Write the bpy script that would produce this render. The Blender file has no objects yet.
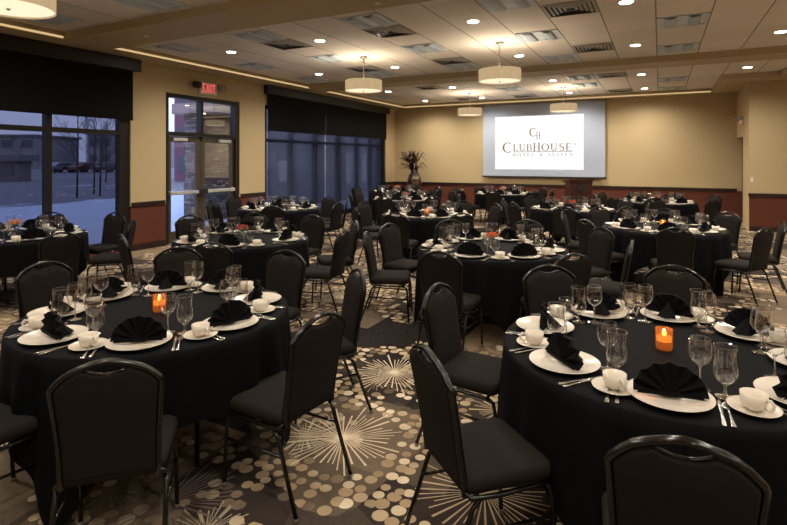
import bpy, math, random
from mathutils import Vector, Matrix, Quaternion
random.seed(7)
PI = math.pi
S = bpy.context.scene
C = S.collection
R = math.radians
# ------------------------------------------------------------------ helpers
class MB:
    """collects geometry with material slots, links it as one mesh object"""
    def __init__(s): s.v = []; s.f = []; s.m = []; s.sm = []; s.cur = 0; s.smooth = True
    def add(s, vs, fs, smooth=None):
        b = len(s.v); s.v += [tuple(p) for p in vs]
        for f in fs:
            s.f.append([i+b for i in f]); s.m.append(s.cur); s.sm.append(s.smooth if smooth is None else smooth)
        return s
    def box(s, x0, y0, z0, x1, y1, z1):
        vs = [(x0,y0,z0),(x1,y0,z0),(x1,y1,z0),(x0,y1,z0),(x0,y0,z1),(x1,y0,z1),(x1,y1,z1),(x0,y1,z1)]
        return s.add(vs, [(0,3,2,1),(4,5,6,7),(0,1,5,4),(1,2,6,5),(2,3,7,6),(3,0,4,7)], False)
    def bbox(s, x0, y0, z0, x1, y1, z1, b=.01):
        """box with chamfered vertical and top edges"""
        def ring(i, z):
            return [(x0+i+b,y0+i,z),(x1-i-b,y0+i,z),(x1-i,y0+i+b,z),(x1-i,y1-i-b,z),(x1-i-b,y1-i,z),(x0+i+b,y1-i,z),(x0+i,y1-i-b,z),(x0+i,y0+i+b,z)]
        return s.loft([ring(b,z0),ring(0,z0+b),ring(0,z1-b),ring(b,z1)], True, smooth=False)
    def loft(s, rings, caps=False, closed=True, smooth=None):
        n = len(rings[0]); vs = [p for r in rings for p in r]; fs = []
        for i in range(len(rings)-1):
            for j in range(n if closed else n-1):
                k = (j+1) % n
                fs.append((i*n+j, i*n+k, (i+1)*n+k, (i+1)*n+j))
        if caps:
            fs.append(tuple(range(n))[::-1]); fs.append(tuple((len(rings)-1)*n+j for j in range(n)))
        return s.add(vs, fs, smooth)
    def lathe(s, prof, seg=24, c=(0,0,0), caps=False):
        rings = [[(c[0]+r*math.cos(2*PI*j/seg), c[1]+r*math.sin(2*PI*j/seg), c[2]+z) for j in range(seg)] for r, z in prof]
        return s.loft(rings, caps)
    def tube(s, pts, r, seg=8, flat=1.0, up=(0,0,1), caps=True):
        pts = [Vector(p) for p in pts]; rings = []; n = len(pts); up = Vector(up); prev = None
        for i, p in enumerate(pts):
            t = (pts[min(i+1,n-1)]-pts[max(i-1,0)]).normalized()
            if prev is None:
                a = t.cross(up)
                if a.length < .05: a = t.cross(Vector((1,0,0)))
            else:
                a = prev - t*prev.dot(t)
            a.normalize(); prev = a; b = a.cross(t)
            rr = r[i] if isinstance(r, (list, tuple)) else r
            rings.append([p + a*math.cos(2*PI*j/seg)*rr + b*math.sin(2*PI*j/seg)*rr*flat for j in range(seg)])
        return s.loft(rings, caps)
    def build(s, name, mats, parent=None):
        me = bpy.data.meshes.new(name); me.from_pydata(s.v, [], s.f)
        for m in (mats if isinstance(mats, (list, tuple)) else [mats]): me.materials.append(m)
        me.polygons.foreach_set('material_index', s.m); me.polygons.foreach_set('use_smooth', s.sm)
        me.update()
        o = bpy.data.objects.new(name, me); C.objects.link(o)
        if parent: o.parent = parent
        return o
def tag(o, label=None, cat=None, group=None, kind=None):
    if label: o['label'] = label
    if cat: o['category'] = cat
    if group: o['group'] = group
    if kind: o['kind'] = kind
    return o
def empty(name, loc=(0,0,0), rz=0):
    o = bpy.data.objects.new(name, None); C.objects.link(o); o.empty_display_size = .1
    o.location = loc; o.rotation_euler = (0,0,rz); return o
KIDS = {}
def kids(o):
    return [c for c in C.objects if c.parent == o]
def copy_tree(o, parent=None, cache={}):
    c = o.copy(); C.objects.link(c)
    if parent: c.parent = parent
    if o.name not in cache: cache[o.name] = kids(o)
    for ch in cache[o.name]: copy_tree(ch, c)
    return c
def arc(cx, cy, r, a0, a1, n):
    return [(cx+r*math.cos(R(a0+(a1-a0)*i/n)), cy+r*math.sin(R(a0+(a1-a0)*i/n))) for i in range(n+1)]
CO, SI = .8899, .4561
def cw(X, Z): return CO*X-SI*Z, SI*X+CO*Z          # metres right / ahead of the doorway viewpoint -> room axes
# ------------------------------------------------------------------ materials
class NT:
    def __init__(s, name):
        s.m = bpy.data.materials.new(name); s.m.use_nodes = True; s.t = s.m.node_tree; s.t.nodes.clear()
    def n(s, ty, ins=None, **props):
        nd = s.t.nodes.new(ty)
        for k, v in props.items(): setattr(nd, k, v)
        for k, v in (ins or {}).items(): s.put(nd.inputs[k], v)
        return nd
    def put(s, sock, v):
        if isinstance(v, bpy.types.NodeSocket): s.t.links.new(v, sock)
        elif isinstance(v, bpy.types.Node): s.t.links.new(v.outputs[0], sock)
        else:
            if sock.type == 'RGBA' and len(v) == 3: v = (*v, 1)
            sock.default_value = v
    def math(s, op, a, b=0.0, c=None):
        d = {0: a, 1: b}
        if c is not None: d[2] = c
        return s.n('ShaderNodeMath', d, operation=op).outputs[0]
    def vm(s, op, a, b=(0,0,0)):
        nd = s.n('ShaderNodeVectorMath', {0: a, 1: b}, operation=op)
        return nd.outputs['Value'] if op in ('LENGTH','DISTANCE','DOT_PRODUCT') else nd.outputs[0]
    def mix(s, f, a, b):
        nd = s.n('ShaderNodeMix', data_type='RGBA'); s.put(nd.inputs[0], f); s.put(nd.inputs[6], a); s.put(nd.inputs[7], b)
        return nd.outputs[2]
    def ramp(s, f, stops, const=False):
        nd = s.n('ShaderNodeValToRGB', {0: f}); cr = nd.color_ramp
        if const: cr.interpolation = 'CONSTANT'
        while len(cr.elements) < len(stops): cr.elements.new(.5)
        for e, (p, c) in zip(cr.elements, stops): e.position = p; e.color = (*c, 1) if len(c) == 3 else c
        return nd.outputs[0]
    def pos(s): return s.n('ShaderNodeNewGeometry').outputs['Position']
    def obj(s): return s.n('ShaderNodeTexCoord').outputs['Object']
    def noise(s, vec, scale, detail=3, rough=.5):
        return s.n('ShaderNodeTexNoise', {'Vector': vec, 'Scale': scale, 'Detail': detail, 'Roughness': rough}).outputs[0]
    def xyz(s, v): return s.n('ShaderNodeSeparateXYZ', {0: v}).outputs
    def comb(s, x, y, z=0.0): return s.n('ShaderNodeCombineXYZ', {0: x, 1: y, 2: z}).outputs[0]
    def out(s, col, rough=.6, metal=0., spec=.5, bump=None, bstr=.3, bdist=.005, **kw):
        p = s.n('ShaderNodeBsdfPrincipled', {'Base Color': col, 'Roughness': rough, 'Metallic': metal, 'Specular IOR Level': spec, **kw})
        if bump is not None:
            b = s.n('ShaderNodeBump', {'Height': bump, 'Strength': bstr, 'Distance': bdist}); s.put(p.inputs['Normal'], b)
        s.n('ShaderNodeOutputMaterial', {0: p}); return s.m
def simple(name, col, rough=.6, metal=0., spec=.5, var=.06, nscale=8, bump=0, **kw):
    t = NT(name); nz = t.noise(t.obj(), nscale)
    c = t.mix(nz, tuple(x*(1-var) for x in col), tuple(min(1, x*(1+var)) for x in col))
    return t.out(c, rough, metal, spec, bump=(t.noise(t.obj(), bump) if bump else None), **kw)
def emis(name, col, st):
    t = NT(name); e = t.n('ShaderNodeEmission', {0: col, 1: st}); t.n('ShaderNodeOutputMaterial', {0: e}); return t.m
def bowl_glass(name, base=.09, pw=2.4):
    t = NT(name); tr = t.n('ShaderNodeBsdfTransparent', {0: (1,1,1)}); g = t.n('ShaderNodeBsdfGlossy', {0: (1,1,1), 'Roughness': .02})
    lw = t.n('ShaderNodeLayerWeight', {'Blend': .5}).outputs['Facing']
    f = t.math('MINIMUM', t.math('ADD', t.math('MULTIPLY', t.math('POWER', lw, pw), 1.0), base), 1.0)
    mx = t.n('ShaderNodeMixShader', {0: f, 1: tr, 2: g}); t.n('ShaderNodeOutputMaterial', {0: mx}); return t.m
def thin_glass(name, tint=(1,1,1), refl=1.0, ior=1.5, add=0.0, rough=0.0):
    t = NT(name); tr = t.n('ShaderNodeBsdfTransparent', {0: tint}); g = t.n('ShaderNodeBsdfGlossy', {0: (1,1,1), 'Roughness': rough})
    f = t.n('ShaderNodeFresnel', {'IOR': ior}).outputs[0]
    f = t.math('MINIMUM', t.math('ADD', t.math('MULTIPLY', f, refl), add), .95)
    mx = t.n('ShaderNodeMixShader', {0: f, 1: tr, 2: g}); t.n('ShaderNodeOutputMaterial', {0: mx}); return t.m
M = {}
M['frame'] = simple('black_metal', (.0045,.004,.0038), .18, .0, .5, nscale=20)
M['fabric'] = simple('charcoal_fabric', (.0150,.0125,.0108), .85, 0, .10, nscale=60, bump=400, bstr=.25, bdist=.001)
M['glide'] = simple('glide', (.35,.35,.35), .3, .8)
M['cloth'] = simple('black_tablecloth', (.0034,.0037,.0048), .75, 0, .07, nscale=5, bump=300, bstr=.1, bdist=.001)
M['napkin'] = simple('black_napkin', (.0028,.0028,.0036), .8, 0, .10, nscale=30, bump=500, bstr=.15, bdist=.001)
M['china'] = simple('ivory_china', (.70,.64,.545), .18, 0, .5, var=.02)
M['steel'] = simple('polished_steel', (.75,.74,.72), .14, 1.)
M['nickel'] = simple('brushed_nickel', (.62,.58,.52), .28, 1.)
M['solid_glass'] = bowl_glass('clear_glass_stem', .28, 1.2); M['glass'] = bowl_glass('clear_glass')
M['window_glass'] = thin_glass('window_glass', (.93,.95,.97), .6, 1.5)
M['table'] = simple('table_laminate', (.20,.15,.10), .4)
M['bronze'] = simple('dark_bronze', (.022,.018,.014), .4, .3, .4)
M['white_plastic'] = simple('white_plastic', (.75,.74,.70), .4)
M['black_plastic'] = simple('black_plastic', (.02,.02,.02), .4)
M['bar'] = simple('push_bar_metal', (.62,.60,.57), .35, .4)
M['blackout'] = simple('blackout_shade', (.0055,.005,.0045), .8, 0, .15)
M['cassette'] = simple('shade_cassette', (.018,.017,.016), .32, .2, .5)
M['exit_red'] = emis('exit_red', (1,.06,.06), .7)
M['rail'] = simple('dark_stained_rail', (.022,.010,.008), .4)
M['shade_gap'] = M['bronze']
# paint
def paint(name, col, wains=None):
    t = NT(name); p = t.pos(); nz = t.noise(p, 1.3)
    c = t.mix(nz, tuple(x*.95 for x in col), tuple(x*1.05 for x in col))
    if wains:
        w = t.mix(t.noise(p, 3.0), tuple(x*.88 for x in wains), tuple(x*1.12 for x in wains))
        z = t.xyz(p)[2]; c = t.mix(t.math('LESS_THAN', z, .83), c, w)
    return t.out(c, .65, 0, .3, bump=t.noise(p, 90), bstr=.08, bdist=.002)
M['wall'] = paint('tan_wall_paint', (.55,.43,.245), (.115,.032,.018))
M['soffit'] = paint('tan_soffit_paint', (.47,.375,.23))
M['wall_plain'] = paint('tan_wall_plain', (.55,.43,.245))
# ceiling tiles
TS = .665
def tile_mat():
    t = NT('acoustic_tiles'); p = t.pos(); x, y, z = t.xyz(p)
    fx = t.math('FRACT', t.math('DIVIDE', t.math('ADD', x, .05+TS*40), TS)); fy = t.math('FRACT', t.math('DIVIDE', t.math('ADD', y, -.12+TS*40), TS))
    def edge(f, w): return t.math('GREATER_THAN', t.math('ABSOLUTE', t.math('SUBTRACT', f, .5)), .5-w)
    lx = edge(fx, .014); ly = edge(fy, .007)
    cell = t.comb(t.math('FLOOR', t.math('DIVIDE', t.math('ADD', x, .05+TS*40), TS)), t.math('FLOOR', t.math('DIVIDE', t.math('ADD', y, -.12+TS*40), TS)))
    wn = t.n('ShaderNodeTexWhiteNoise', {'Vector': cell}, noise_dimensions='2D').outputs[0]
    base = t.mix(wn, (.72,.655,.58), (.79,.72,.64))
    sp = t.math('GREATER_THAN', t.noise(p, 120, 2), .62)
    base = t.mix(t.math('MULTIPLY', sp, .25), base, (.3,.27,.23))
    c = t.mix(t.math('MULTIPLY', ly, .35), base, (.24,.2,.165)); c = t.mix(t.math('MULTIPLY', lx, .8), c, (.17,.14,.115))
    return t.out(c, .85, 0, .2, bump=t.noise(p, 90, 2), bstr=.2, bdist=.002)
M['tiles'] = tile_mat()
# carpet: firework bursts ringed with pebbles over rectangular patches
def carpet():
    t = NT('patterned_carpet'); p = t.pos(); x, y, z = t.xyz(p); p2 = t.comb(x, y)
    dark=(.017,.014,.014); brown=(.062,.047,.037); taupe=(.165,.125,.085); gold=(.33,.24,.145); cream=(.66,.55,.39); grey=(.060,.053,.055); plum=(.030,.024,.028)
    ry = t.math('FLOOR', t.math('MULTIPLY', t.math('ADD', y, .31), 1.45)); sh = t.n('ShaderNodeTexWhiteNoise', {'W': ry}, noise_dimensions='1D').outputs[0]
    rx = t.math('FLOOR', t.math('ADD', t.math('MULTIPLY', x, 1.05), t.math('MULTIPLY', sh, 3.0)))
    rnd = t.n('ShaderNodeTexWhiteNoise', {'Vector': t.comb(rx, ry)}, noise_dimensions='2D').outputs[0]
    base = t.ramp(rnd, [(0,dark),(.12,taupe),(.32,plum),(.42,brown),(.54,gold),(.72,dark),(.80,taupe),(.93,grey)], True)
    mt = t.math('GREATER_THAN', t.noise(p2, 45, 4, .75), .52)
    base = t.mix(t.math('MULTIPLY', mt, .30), base, (.095,.072,.055))
    spk = t.math('GREATER_THAN', t.noise(p2, 120, 2, .6), .58)
    base = t.mix(t.math('MULTIPLY', spk, .35), base, dark)
    zone = t.noise(p2, 1.1, 2, .5)                                   # large drifts of lighter and darker yarn
    def pebbles(scale, seed):
        v = t.n('ShaderNodeTexVoronoi', {'Vector': t.vm('ADD', p2, (seed,seed*.7,0)), 'Scale': scale, 'Randomness': .55}, voronoi_dimensions='2D')
        vc = t.xyz(v.outputs['Color'])
        return t.math('LESS_THAN', v.outputs['Distance'], t.math('ADD', t.math('MULTIPLY', vc[1], .18), .33)), vc[2], t.vm('SUBTRACT', v.outputs['Position'], (seed,seed*.7,0))
    d1, dc, pcen = pebbles(12.5, 2.1)
    col = base
    def layer(col, off, scale, rr, keepthr, nray):
        po = t.vm('ADD', p2, off)
        vb = t.n('ShaderNodeTexVoronoi', {'Vector': po, 'Scale': scale, 'Randomness': .62}, voronoi_dimensions='2D')
        d = t.vm('SUBTRACT', po, vb.outputs['Position'])
        r = t.vm('LENGTH', d); dx, dy, _ = t.xyz(d); ang = t.math('ARCTAN2', dy, dx); rc = t.xyz(vb.outputs['Color'])
        keep = t.math('GREATER_THAN', rc[1], keepthr)
        a2 = t.math('ADD', t.math('MULTIPLY', ang, nray/(2*PI)), 50.0)
        a2 = t.math('ADD', a2, t.math('MULTIPLY', t.math('SINE', t.math('ADD', t.math('MULTIPLY', ang, 7.0), t.math('MULTIPLY', rc[0], 9.0))), .35))
        idx = t.math('FLOOR', a2)
        fr = t.math('ABSOLUTE', t.math('SUBTRACT', t.math('FRACT', a2), .5))
        wd = t.math('ADD', t.math('DIVIDE', .012, t.math('MAXIMUM', r, .015)), .065)
        ray = t.math('LESS_THAN', fr, wd)
        rl = t.n('ShaderNodeTexWhiteNoise', {'W': idx}, noise_dimensions='1D').outputs[0]
        ray = t.math('MULTIPLY', ray, t.math('LESS_THAN', r, t.math('MULTIPLY', t.math('ADD', t.math('MULTIPLY', rl, .42), .68), rr)))
        nz = t.math('MULTIPLY', t.math('SUBTRACT', t.noise(p2, 2.6, 2), .5), .55)
        rp_ = t.vm('LENGTH', t.vm('SUBTRACT', t.vm('ADD', pcen, off), vb.outputs['Position']))
        rn = t.math('ADD', rp_, t.math('MULTIPLY', t.math('SUBTRACT', t.noise(pcen, 2.6, 2), .5), .55))
        rq = t.math('ADD', r, nz)
        # ring of pebbles, open on one side
        ring = t.math('MULTIPLY', t.math('GREATER_THAN', rp_, rr*.98), t.math('LESS_THAN', rn, rr*1.62)); ring = t.math('MULTIPLY', t.math('MULTIPLY', ring, keep), t.math('GREATER_THAN', t.noise(pcen, 2.1, 2), .38))
        gap = t.math('LESS_THAN', rq, rr*1.72); gap = t.math('MULTIPLY', t.math('MULTIPLY', gap, keep), .5)
        under = t.ramp(rc[0], [(0,dark),(.30,brown),(.5,dark),(.72,taupe)], True)
        hue = t.math('ADD', t.math('MULTIPLY', dc, .45), t.math('MULTIPLY', zone, .66))
        pc = t.ramp(hue, [(.30,(.13,.10,.07)),(.45,gold),(.60,(.40,.30,.185)),(.78,cream)])
        col = t.mix(gap, col, under)
        col = t.mix(t.math('MULTIPLY', ring, d1), col, pc)
        rayc = t.ramp(rc[2], [(0,cream),(.40,(.42,.32,.205)),(.78,(.15,.12,.10))], True)
        return t.mix(t.math('MULTIPLY', ray, keep), col, rayc)
    col = layer(col, (7.3,3.9,0), 1.15, .20, .50, 28)
    col = layer(col, (1.20,.05,0), .84, .37, .06, 44)
    return t.out(col, .95, 0, .06, bump=t.noise(p2, 250, 1), bstr=.3, bdist=.003)
M['carpet'] = carpet()
def stone():
    t = NT('dry_stacked_stone'); p = t.pos(); x, y, z = t.xyz(p)
    v = t.comb(t.math('ADD', y, x), z)
    b = t.n('ShaderNodeTexBrick', {'Vector': v, 'Color1': (.12,.10,.085), 'Color2': (.44,.36,.31), 'Mortar': (.02,.018,.016), 'Scale': 3.0, 'Mortar Size': .016, 'Bias': -.2, 'Brick Width': .75, 'Row Height': .22}, offset=.37, squash=1.6, squash_frequency=3)
    c = t.mix(t.noise(p, 7), b.outputs[0], (.22,.19,.17))
    return t.out(t.mix(.65, c, b.outputs[0]), .9, 0, .2, bump=b.outputs[1], bstr=1, bdist=-.03)
M['stone'] = stone()
def snow():
    t = NT('snow_field'); p = t.pos(); x, y, z = t.xyz(p)
    d = t.math('MULTIPLY', x, -1.0)
    n = t.math('ADD', t.math('MULTIPLY', t.noise(t.n('ShaderNodeMapping', {0: p, 'Scale': (1.0,.35,1)}), .16, 5, .65), 1.0), 0)
    base = t.mix(t.noise(p, 1.2, 4), (.50,.52,.56), (.68,.70,.74))
    grass = t.math('GREATER_THAN', n, t.ramp(t.math('DIVIDE', d, 100.0), [(0,(1,1,1)),(.19,(.75,)*3),(.25,(.40,)*3),(1,(.30,)*3)]))
    return t.out(t.mix(t.math('MULTIPLY', grass, .85), base, (.13,.10,.09)), .9)
M['snow'] = snow()
M['asphalt'] = simple('grey_asphalt', (.16,.16,.17), .9)
M['bldg'] = simple('taupe_siding', (.30,.27,.26), .9)
M['bldg_dark'] = simple('dark_siding', (.17,.15,.15), .9)
M['purple'] = simple('maroon_siding', (.22,.10,.13), .9)
M['stucco'] = NT('grey_stucco_block')
def stucco():
    t = NT('grey_block_wall'); p = t.pos(); x, y, z = t.xyz(p)
    b = t.n('ShaderNodeTexBrick', {'Vector': t.comb(y, z), 'Color1': (.26,.25,.25), 'Color2': (.34,.32,.32), 'Mortar': (.2,.19,.19), 'Scale': 1.0, 'Mortar Size': .012, 'Brick Width': .8, 'Row Height': .3})
    return t.out(t.mix(t.math('MULTIPLY', t.noise(p, 3), .4), b.outputs[0], (.2,.2,.21)), .9)
M['stucco'] = stucco()
M['bark'] = simple('bare_bark', (.05,.04,.035), .9)
M['car1'] = simple('car_paint_silver', (.3,.3,.32), .3, .5)
M['car2'] = simple('car_paint_dark', (.03,.03,.05), .3, .3)
M['car3'] = simple('car_paint_red', (.12,.03,.03), .3, .3)
M['tyre'] = simple('tyre', (.015,.015,.015), .8)
M['dark_glass'] = simple('dark_glass', (.09,.09,.11), .3)
M['lit_glass'] = emis('lit_window', (.55,.62,.85), .35)
M['canopy'] = simple('canopy_soffit', (.30,.22,.20), .7)
M['wood'] = simple('mahogany', (.055,.018,.011), .35, nscale=3, var=.3)
M['screen_edge'] = simple('screen_fabric', (.46,.53,.66), .8)
M['image'] = emis('projected_white', (1,1,1), .46)
M['logo'] = emis('projected_gold', (.30,.16,.05), .45)
M['red_flower'] = simple('red_petals', (.55,.05,.03), .6, var=.3, nscale=40)
M['orange_flower'] = simple('orange_petals', (.75,.16,.07), .6, var=.3, nscale=40)
M['peach_flower'] = simple('peach_petals', (.80,.36,.20), .6, var=.3, nscale=40)
M['leaf'] = simple('green_leaf', (.04,.10,.02), .6)
M['wax'] = emis('lit_wax', (1,.55,.2), 1.3)
M['flame'] = emis('flame', (1,.72,.30), 9)
def votive():
    t = NT('amber_glass'); n = t.noise(t.obj(), 45, 3)
    e = t.n('ShaderNodeEmission', {0: t.mix(n, (1,.20,.02), (1,.48,.13)), 1: .24})
    p = t.n('ShaderNodeBsdfPrincipled', {'Base Color': (.5,.16,.03), 'Roughness': .15})
    tr = t.n('ShaderNodeBsdfTransparent', {0: (1,.6,.3)})
    mx = t.n('ShaderNodeMixShader', {0: .5, 1: e, 2: p}); mx = t.n('ShaderNodeMixShader', {0: .62, 1: mx, 2: tr})
    t.n('ShaderNodeOutputMaterial', {0: mx}); return t.m
M['votive'] = votive()
def drum():
    t = NT('lit_woven_shade'); x, y, z = t.xyz(t.obj()); a = t.math('ARCTAN2', y, x)
    n = t.noise(t.comb(t.math('MULTIPLY', a, 9.0), z), 6, 4, .7)
    e = t.n('ShaderNodeEmission', {0: t.mix(n, (.38,.20,.07), (1,.78,.46)), 1: .34}); t.n('ShaderNodeOutputMaterial', {0: e}); return t.m
M['drum'] = drum()
M['diffuser'] = emis('lit_diffuser', (1,.80,.55), .52)
M['bulb'] = emis('downlight_lamp', (1,.93,.82), 14)
M['trim_white'] = simple('white_trim', (.72,.70,.66), .4)
def sheer():
    t = NT('solar_mesh_shade'); tr = t.n('ShaderNodeBsdfTransparent', {0: (.62,.62,.66)}); d = t.n('ShaderNodeBsdfTranslucent', {0: (.42,.38,.34)})
    mx = t.n('ShaderNodeMixShader', {0: .26, 1: tr, 2: d}); t.n('ShaderNodeOutputMaterial', {0: mx}); return t.m
M['sheer'] = sheer()
M['troffer'] = simple('troffer_lens', (.46,.53,.60), .6, 0, .3, var=.12, nscale=2)
M['troffer_white'] = simple('troffer_reflector', (.60,.65,.70), .6, 0, .3)
M['grille'] = simple('grey_grille', (.36,.33,.30), .5, .2)
M['slot'] = simple('slot_dark', (.035,.03,.027), .8)
def vasemat():
    t = NT('mottled_ceramic'); n = t.noise(t.obj(), 9, 3)
    return t.out(t.ramp(n, [(.38,(.015,.008,.006)),(.52,(.06,.02,.014)),(.64,(.26,.19,.12))]), .35)
M['vase'] = vasemat()
M['dried'] = simple('dried_brown', (.06,.035,.022), .8, var=.4, nscale=20)
M['dried2'] = simple('dried_rust', (.14,.06,.03), .8, var=.4, nscale=20)

# ------------------------------------------------------------------ camera
cam_d = bpy.data.cameras.new('camera'); cam = bpy.data.objects.new('camera', cam_d); C.objects.link(cam)
cam.location = (0,0,1.69); cam.rotation_euler = (R(90), 0, math.atan2(SI, CO))
cam_d.sensor_width = 36; cam_d.lens = 520/787*36; cam_d.shift_y = -102.5/787; cam_d.clip_start = .05; cam_d.clip_end = 600
S.camera = cam
# ------------------------------------------------------------------ room shell
XL, XR, YB, YF, HC, HT = -8.7, 7.0, 17.1, -4.0, 3.55, 3.67
YBR, XBR = 14.9, 1.89
def struct(mb, name, mat, parent=None, **k):
    o = mb.build(name, mat, parent)
    if not parent: tag(o, kind='structure', **k)
    return o
struct(MB().box(XL-.3,YF-.3,-.1,XR+.3,YB+.3,0), 'floor', M['carpet'], label='patterned carpet of starbursts, pebbles and brown patches', cat='floor')
W1 = (1.5, 6.33, .06, 3.05); DR = (7.10, 9.13, 0, 3.035); W2 = (10.0, 16.2, .06, 3.05)
w = MB(); x0, x1 = XL-.22, XL
ys = [YF, W1[0], W1[1], DR[0], DR[1], W2[0], W2[1], YB+.2]
for a, b in ((0,1),(2,3),(4,5),(6,7)): w.box(x0, ys[a], 0, x1, ys[b], HT)
for o in (W1, DR, W2):
    w.box(x0, o[0], o[3], x1, o[1], HT)
    if o[2] > 0: w.box(x0, o[0], 0, x1, o[1], o[2])
struct(w, 'wall_left', M['wall'], label='tan wall over red-brown wainscot, pierced by windows and exit doors', cat='wall')
struct(MB().box(XL, YB, 0, XBR+.2, YB+.2, HT), 'wall_back', M['wall'], label='tan back wall with red-brown wainscot behind the screen', cat='wall')
# side wall of the recess with its opening, bull-nosed front corner
w = MB(); w.box(XBR, YBR+.02, 2.30, XBR+.15, YB, HT); w.box(XBR, YBR+.02, 0, XBR+.15, 15.95, 2.30)
struct(w, 'wall_recess', M['wall_plain'], label='narrow tan return wall with doorway at back right', cat='wall')
struct(MB().box(XBR, YBR, 0, XR, YBR+.02, HT), 'wall_back_right', M['wall'], label='tan wall section at far right standing forward of back wall', cat='wall')
struct(MB().box(XR, YF, 0, XR+.2, YB, HT), 'wall_right', M['wall'])
struct(MB().box(XL-.2, YF-.2, 0, XR+.2, YF, HT), 'wall_front', M['wall'])
struct(MB().box(XBR+.12, 15.97, 0, XBR+.16, YB-.02, 2.28), 'door_2', M['wood'])
# rails and baseboards
n_ = [0]
def trim(mb, mat, lab=None):
    n_[0] += 1; return struct(mb, 'trim_%d' % n_[0], mat, label=lab, cat='trim' if lab else None)
def rail_y(ya, yb):
    trim(MB().box(XL, ya, .82, XL+.025, yb, .90), M['rail']); b = struct(MB().box(XL, ya, 0, XL+.015, yb, .12), 'baseboard_left', M['rail'])
rail_y(W1[1]+.02, DR[0]-.03); rail_y(DR[1]+.03, W2[0]-.02); rail_y(W2[1]+.02, YB)
trim(MB().box(XL, YB-.025, .82, XBR, YB, .90), M['rail'], 'dark chair rail along the back wall'); struct(MB().box(XL, YB-.015, 0, XBR, YB, .12), 'baseboard_back', M['rail'])
trim(MB().box(XBR-.02, YBR-.025, .82, XR, YBR, .90), M['rail'], 'dark chair rail on the forward wall at right'); struct(MB().box(XBR, YBR-.015, 0, XR, YBR, .12), 'baseboard_right', M['rail'])
# ceiling, beams, soffits
struct(MB().box(XL-.2, YF-.2, HT, XR+.2, YB+.2, HT+.1), 'ceiling', M['tiles'], label='suspended acoustic tile ceiling', cat='ceiling')
XI = -8.17
trim(MB().box(XL-.02, YF, HC, XI, YB, HT-.001), M['soffit'], 'tan soffit along the left wall')
trim(MB().box(XI, 4.83, HC, XR, 5.61, HT-.001), M['soffit'], 'broad tan ceiling beam nearest the camera')
trim(MB().box(XI, 11.10, HC, XR, 11.78, HT-.001), M['soffit'], 'tan ceiling beam before the screen')
trim(MB().box(XI, 16.75, HC, XBR, YB, HT-.001), M['soffit'], 'tan soffit along the back wall')
w = MB(); w.box(1.28, 14.2, HC, 2.4, 16.75, HT-.001); w.box(2.4, 11.78, HC, XR, 16.75, HT-.001)
trim(w, M['soffit'], 'stepped tan soffit above the right wall')
trim(MB().box(6.2, YF, HC, XR, 11.1, HT-.001), M['soffit'])
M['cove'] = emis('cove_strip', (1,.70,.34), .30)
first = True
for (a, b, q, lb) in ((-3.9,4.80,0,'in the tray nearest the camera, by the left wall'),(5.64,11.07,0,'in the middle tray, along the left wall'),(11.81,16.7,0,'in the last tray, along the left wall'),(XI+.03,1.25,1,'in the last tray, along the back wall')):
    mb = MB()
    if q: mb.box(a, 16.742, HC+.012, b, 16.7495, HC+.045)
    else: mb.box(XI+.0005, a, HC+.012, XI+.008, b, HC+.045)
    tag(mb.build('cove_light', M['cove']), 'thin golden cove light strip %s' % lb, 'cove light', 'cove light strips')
# ------------------------------------------------------------------ windows, doors, shades
M['tinted_glass'] = thin_glass('tinted_window_glass', (.42,.43,.47), .6, 1.5)
def window(n, y0, y1, z0, z1, mull, tz, lab, gm='window_glass'):
    root = empty('window_%d' % n, (XL-.10, (y0+y1)/2, z0)); tag(root, lab, 'window', kind='structure')
    cy, cz = (y0+y1)/2, z0
    f = MB()
    for m in mull: f.box(-.05, m-.045-cy, 0, .07, m+.045-cy, z1-z0)
    f.box(-.049, y0-cy, tz-.04-cz, .069, y1-cy, tz+.04-cz)
    f.box(-.048, y0-cy, 0, .068, y1-cy, .09); f.box(-.048, y0-cy, z1-z0-.08, .068, y1-cy, z1-z0)
    f.box(-.051, y0-cy, 0, .071, y0+.09-cy, z1-z0); f.box(-.051, y1-.20-cy, 0, .071, y1-cy, z1-z0)
    f.build('window_frame', M['bronze'], root)
    g = MB().box(-.004, y0+.02-cy, .03, .004, y1-.02-cy, z1-z0-.03).build('pane', M[gm], root)
window(1, *W1, [2.55, 3.73, 4.91], 2.185, 'large dark framed window onto the snowy field at left', 'tinted_glass')
window(2, *W2, [11.1, 12.2, 13.4, 14.5, 15.4], 2.185, 'dark framed window behind mesh shades near the back corner')
def shades(y0, y1, splits, lab, zb, zsheer):
    r = empty('roller_shade', (XL, (y0+y1)/2, 3.32)); cy = (y0+y1)/2
    tag(r, lab, 'window shade', 'roller shades on the left wall windows')
    MB().bbox(.0, y0-cy, 0, .13, y1-cy, .225, .012).build('cassette', M['cassette'], r)
    prev = y0+.10
    for s in splits+[y1-.12]:
        b = MB().box(.055, prev-cy, zb-3.32, .058, s-.012-cy, .03).build('blackout_fabric', M['blackout'], r)
        MB().tube([(.0565, prev-cy, zb-3.32), (.0565, s-.012-cy, zb-3.32)], .012, 8).build('hem_bar', M['blackout'], b)
        if zsheer is not None:
            MB().box(.030, prev-cy+.02, zsheer-3.32, .031, s-.035-cy, .02).build('mesh_fabric', M['sheer'], r)
        prev = s+.012
shades(1.3, 6.47, [3.9], 'black roller shade half lowered over the large snowy window', 2.43, None)
shades(9.95, 16.45, [12.56], 'black roller shade over the far window with grey mesh below', 2.43, .04)
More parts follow.
